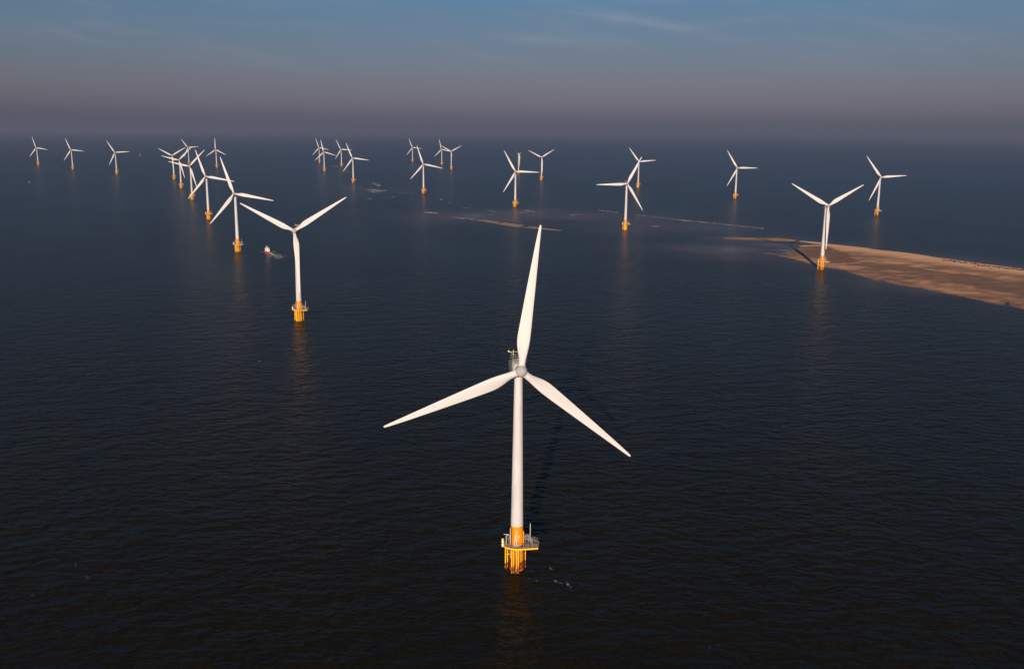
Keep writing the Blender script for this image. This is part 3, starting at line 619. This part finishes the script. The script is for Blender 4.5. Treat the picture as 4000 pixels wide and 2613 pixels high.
# ------------------------------------------------------------------ navigation buoys
def buoy(px, py, h, m, label):
    x, y = ground(px, py); r = empty('navigation_buoy', (x, y, 0)); tag(r, label, 'buoy')
    mb = MB(); mb.lathe([(1.0, -.6), (1.5, -.2), (1.5, .7), (1.1, 1.1), (.5, 1.3)], 16); mb.build('float', m, r)
    mb = MB()
    for k in range(4):
        a = math.pi/4+k*math.pi/2; mb.tube([(.95*math.cos(a), .95*math.sin(a), .9), (.45*math.cos(a), .45*math.sin(a), h*.7)], .12, 6)
    for z in (.35, .55): mb.lathe([(.95-z*.6, h*z), (.95-z*.6, h*z+.25)], 12)
    mb.lathe([(.75, h*.45), (.75, h*.72)], 12); mb.build('lattice_tower', m, r)
    mb = MB(); mb.lathe([(.25, h*.72), (.25, h*.8), (.7, h*.8), (.1, h*.9), (.7, h*.9), (.05, h)], 12); mb.build('topmark', m, r)
buoy(547, 609, 11.0, M_buoy_pale, 'tiny pale tall buoy on the far sea, right of the three turbines at far left')
buoy(114.5, 715, 5.5, M_buoy_green, 'tiny teal buoy low on the sea near the left edge')

# ------------------------------------------------------------------ seals hauled out on the crest of the sandbank
M_seal = paint('seal_fur', (0.055, 0.035, 0.022), .5, .4, (3, 3, 3))
mb = MB(); rings = []
for x, w, h, z in ((-1.1, .06, .05, .1), (-.95, .16, .12, .14), (-.6, .3, .24, .24), (-.1, .42, .36, .34), (.4, .4, .36, .38), (.75, .26, .27, .44), (.9, .21, .22, .5), (1.08, .2, .19, .54), (1.25, .13, .12, .5), (1.33, .05, .05, .48)):
    rings.append([(x, w*math.cos(2*math.pi*j/12), z+h*math.sin(2*math.pi*j/12)) for j in range(12)])
mb.loft(rings)
seal0 = mb.build('seal', M_seal)
mb = MB()
for s in (-1, 1):
    mb.loft([[(.45+a*.12, s*(.36+t), .16-t*.3+b*.03*(1-t)) for a, b in ((-1, 0), (0, 1), (1, 0), (0, -1))] for t in (0, .15, .34)])
    mb.loft([[(-1.05-t, s*(.06+t*.5), .1+b*.03) for a, b in ((-1, 0), (0, 1), (1, 0), (0, -1))] if False else [(-1.0-t+a*.02, s*(.07+t*.45)+a*.07, .1+b*.03) for a, b in ((-1, 0), (0, 1), (1, 0), (0, -1))] for t in (0, .18, .34)])
flip0 = mb.build('flippers', M_seal, seal0)
SP = [(490, 338), (520, 360), (528, 316), (556, 322), (600, 355), (632, 340), (655, 348), (672, 338), (690, 346), (716, 356), (742, 345), (770, 384), (776, 356), (832, 365), (858, 362), (884, 384), (908, 376), (928, 392), (950, 402), (984, 388), (1002, 396), (1018, 384), (1034, 402), (1050, 394), (1152, 412), (1182, 412), (1210, 410), (1240, 432), (1270, 418), (1288, 455), (1310, 460), (1330, 466), (1340, 440), (1384, 470), (1410, 458), (1438, 470), (1470, 460), (1480, 470), (1512, 480), (1545, 476), (1582, 482), (1632, 484), (1690, 490), (1720, 488), (1750, 494), (1778, 490), (1806, 512), (1830, 490), (1858, 500), (1888, 494), (1910, 522), (1942, 526), (1968, 532), (1996, 526), (2010, 536), (2040, 526), (2082, 530), (2112, 536), (2132, 542), (2168, 538), (2202, 542), (2232, 552), (2260, 562), (2290, 570), (2310, 576), (2332, 572), (2360, 560), (2376, 570), (1234, 497), (1605, 540)]
SEALS = []
deps = bpy.context.evaluated_depsgraph_get()
bank = bpy.data.objects['sandbank']
for i, p in enumerate(SP):
    x, y = ground(S1[0]+p[0]*S1[2], S1[1]+p[1]*S1[2], .9)
    if i == 0: s, f = seal0, flip0
    else:
        s = seal0.copy(); COL.objects.link(s); f = flip0.copy(); COL.objects.link(f); f.parent = s
    SEALS.append(s)
    hit, loc, nr, _ = bank.ray_cast(Vector((x, y, 50)), Vector((0, 0, -1)))
    z = loc.z if hit else .8
    k = random.uniform(.85, 1.25); s.location = (x, y, z-.03); s.rotation_euler = (0, 0, random.uniform(0, 6.28)); s.scale = (k, k*1.1, k*1.1)
    lab = 'dark seal lying in the long colony on the crest of the sandbank'
    if i == 68: lab = 'lone dark seal lying on bare sand below the middle of the colony'
    if i == 69: lab = 'lone dark seal on bare sand below the right half of the colony'
    tag(s, lab, 'seal', 'seals hauled out on the sandbank')

# ------------------------------------------------------------------ haze: even air over the whole sea
mb = MB(); mb.box((0, 28000, 61.2), (110000, 90000, 130.0)); hz = mb.build('haze', M_white); tag(hz, kind='stuff')
hm = bpy.data.materials.new('haze_air'); hm.use_nodes = True; hn = hm.node_tree.nodes; hn.clear()
ho = hn.new('ShaderNodeOutputMaterial'); hv = hn.new('ShaderNodeVolumePrincipled')
HAZE_D = 0.72e-4
hv.inputs['Density Attribute'].default_value = ''; hv.inputs['Color Attribute'].default_value = ''; hv.inputs['Temperature Attribute'].default_value = ''
hv.inputs['Color'].default_value = (0.455, 0.515, 0.725, 1); hv.inputs['Density'].default_value = HAZE_D; hv.inputs['Anisotropy'].default_value = 0.4
hm.node_tree.links.new(hv.outputs[0], ho.inputs['Volume']); hz.data.materials.clear(); hz.data.materials.append(hm)

# ------------------------------------------------------------------ daylight: low sun behind the camera, hazy evening sky
SUN_EL, SUN_AZ = R(15.8), R(7.8)               # shadows run away from the camera, 7.8 degrees to the right
sd = bpy.data.lights.new('sun', 'SUN'); sd.energy = 4.4; sd.angle = R(.5); sd.color = (1.0, .80, .62)
so = bpy.data.objects.new('sun', sd); COL.objects.link(so)
dirn = Vector((math.sin(SUN_AZ)*math.cos(SUN_EL), math.cos(SUN_AZ)*math.cos(SUN_EL), -math.sin(SUN_EL)))
so.rotation_euler = dirn.to_track_quat('-Z', 'Y').to_euler()
w = bpy.data.worlds.new('World'); sc.world = w; w.use_nodes = True
wn, wl = w.node_tree.nodes, w.node_tree.links; bg = wn['Background']
sky = wn.new('ShaderNodeTexSky'); sky.sky_type = 'NISHITA'; sky.sun_disc = False; sky.sun_elevation = SUN_EL; sky.sun_rotation = R(187.8)
sky.air_density = 1.2; sky.dust_density = 1.0; sky.ozone_density = 2.0
tcw = wn.new('ShaderNodeTexCoord'); sepw = wn.new('ShaderNodeSeparateXYZ'); wl.new(tcw.outputs['Generated'], sepw.inputs[0])
el = math_node(wn, wl, 'MULTIPLY', math_node(wn, wl, 'ARCSINE', sepw.outputs['Z']), 57.2958)    # elevation in degrees
SKY_STOPS = [(-1, (1, 1, 1)), (45, (1, 1, 1))]
SKY_STOPS = [(-1, (.40, .47, 1.0)), (0, (.40, .47, 1.0)), (.4, (.35, .40, .89)), (.9, (.318, .34, .765)), (1.6, (.335, .338, .72)), (3, (.352, .352, .63)), (5, (.345, .385, .615)),
             (7.2, (.32, .42, .65)), (10, (.23, .68, 1.15)), (15, (.12, .46, .82)), (20, (.04, .13, .25)), (28, (.06, .11, .17)), (45, (.09, .135, .19))]
lo_, hi_ = -1.0, 45.0
e01 = N(wn, 'ShaderNodeMapRange'); e01.inputs[1].default_value = lo_; e01.inputs[2].default_value = hi_; wl.new(el, e01.inputs[0])
tint = ramp(wn, wl, e01.outputs[0], [((a-lo_)/(hi_-lo_), c) for a, c in SKY_STOPS])
col = mix_col(wn, wl, 1.0, sky.outputs[0], tint, 'MULTIPLY')
# the far haze bank closes the lowest degree of sky all round
hb = N(wn, 'ShaderNodeMapRange', interpolation_type='SMOOTHSTEP'); hb.inputs[1].default_value = 1.3; hb.inputs[2].default_value = .1; wl.new(el, hb.inputs[0])
col = mix_col(wn, wl, hb.outputs[0], col, (1.20, 1.235, 1.72))
# thin cirrus: long streaks high in the air, placed by compass direction and height above the horizon
az = math_node(wn, wl, 'MULTIPLY', math_node(wn, wl, 'ARCTAN2', sepw.outputs['X'], sepw.outputs['Y']), 57.2958)
cv = wn.new('ShaderNodeCombineXYZ'); wl.new(math_node(wn, wl, 'MULTIPLY', az, .16), cv.inputs[0])
wl.new(math_node(wn, wl, 'ADD', el, math_node(wn, wl, 'MULTIPLY', az, .16)), cv.inputs[1])
wis = noise(wn, wl, cv.outputs[0], 1.15, 6, .62); wis2 = noise(wn, wl, cv.outputs[0], .45, 3, .5)
tot_c = math_node(wn, wl, 'MULTIPLY', ramp(wn, wl, wis2, [(.45, 0.0), (.7, 1.0)]), .55)
for a0, e0, sa, se, tilt, k in ((6.6, 6.5, 4.2, .34, -.19, 1.0), (2.5, 5.3, 3.6, .32, -.03, .55), (12.0, 6.25, 2.4, .22, .05, .75), (9.0, 7.5, 3.5, .2, .04, .5), (22, 7.0, 3.5, .3, -.05, .3), (-14, 5.9, 6, .25, .0, .2)):
    da = math_node(wn, wl, 'SUBTRACT', az, a0); de = math_node(wn, wl, 'SUBTRACT', math_node(wn, wl, 'SUBTRACT', el, e0), math_node(wn, wl, 'MULTIPLY', da, tilt))
    qa = math_node(wn, wl, 'POWER', math_node(wn, wl, 'DIVIDE', da, sa), 2.0); qe = math_node(wn, wl, 'POWER', math_node(wn, wl, 'DIVIDE', de, se), 2.0)
    gs = math_node(wn, wl, 'EXPONENT', math_node(wn, wl, 'MULTIPLY', math_node(wn, wl, 'ADD', qa, qe), -1.0))
    tot_c = math_node(wn, wl, 'ADD', tot_c, math_node(wn, wl, 'MULTIPLY', gs, k))
band = N(wn, 'ShaderNodeMapRange', interpolation_type='SMOOTHSTEP'); band.inputs[1].default_value = 2.5; band.inputs[2].default_value = 5.5; wl.new(el, band.inputs[0])
cl = math_node(wn, wl, 'MULTIPLY', math_node(wn, wl, 'MULTIPLY', tot_c, ramp(wn, wl, wis, [(.36, 0.0), (.70, 1.0)])), band.outputs[0], True)
col = mix_col(wn, wl, math_node(wn, wl, 'MULTIPLY', cl, .6), col, (3.5, 3.8, 4.6))

wl.new(col, bg.inputs['Color']); bg.inputs['Strength'].default_value = .05

# ------------------------------------------------------------------ output
sc.view_settings.view_transform = 'Standard'; sc.view_settings.look = 'None'; sc.view_settings.exposure = 0.75; sc.view_settings.gamma = 1.0
sc.render.engine = 'CYCLES'; sc.cycles.max_bounces = 5; sc.cycles.diffuse_bounces = 2; sc.cycles.glossy_bounces = 3; sc.cycles.volume_bounces = 0
sc.cycles.use_denoising = True
sc.cycles.caustics_reflective = False; sc.cycles.caustics_refractive = False
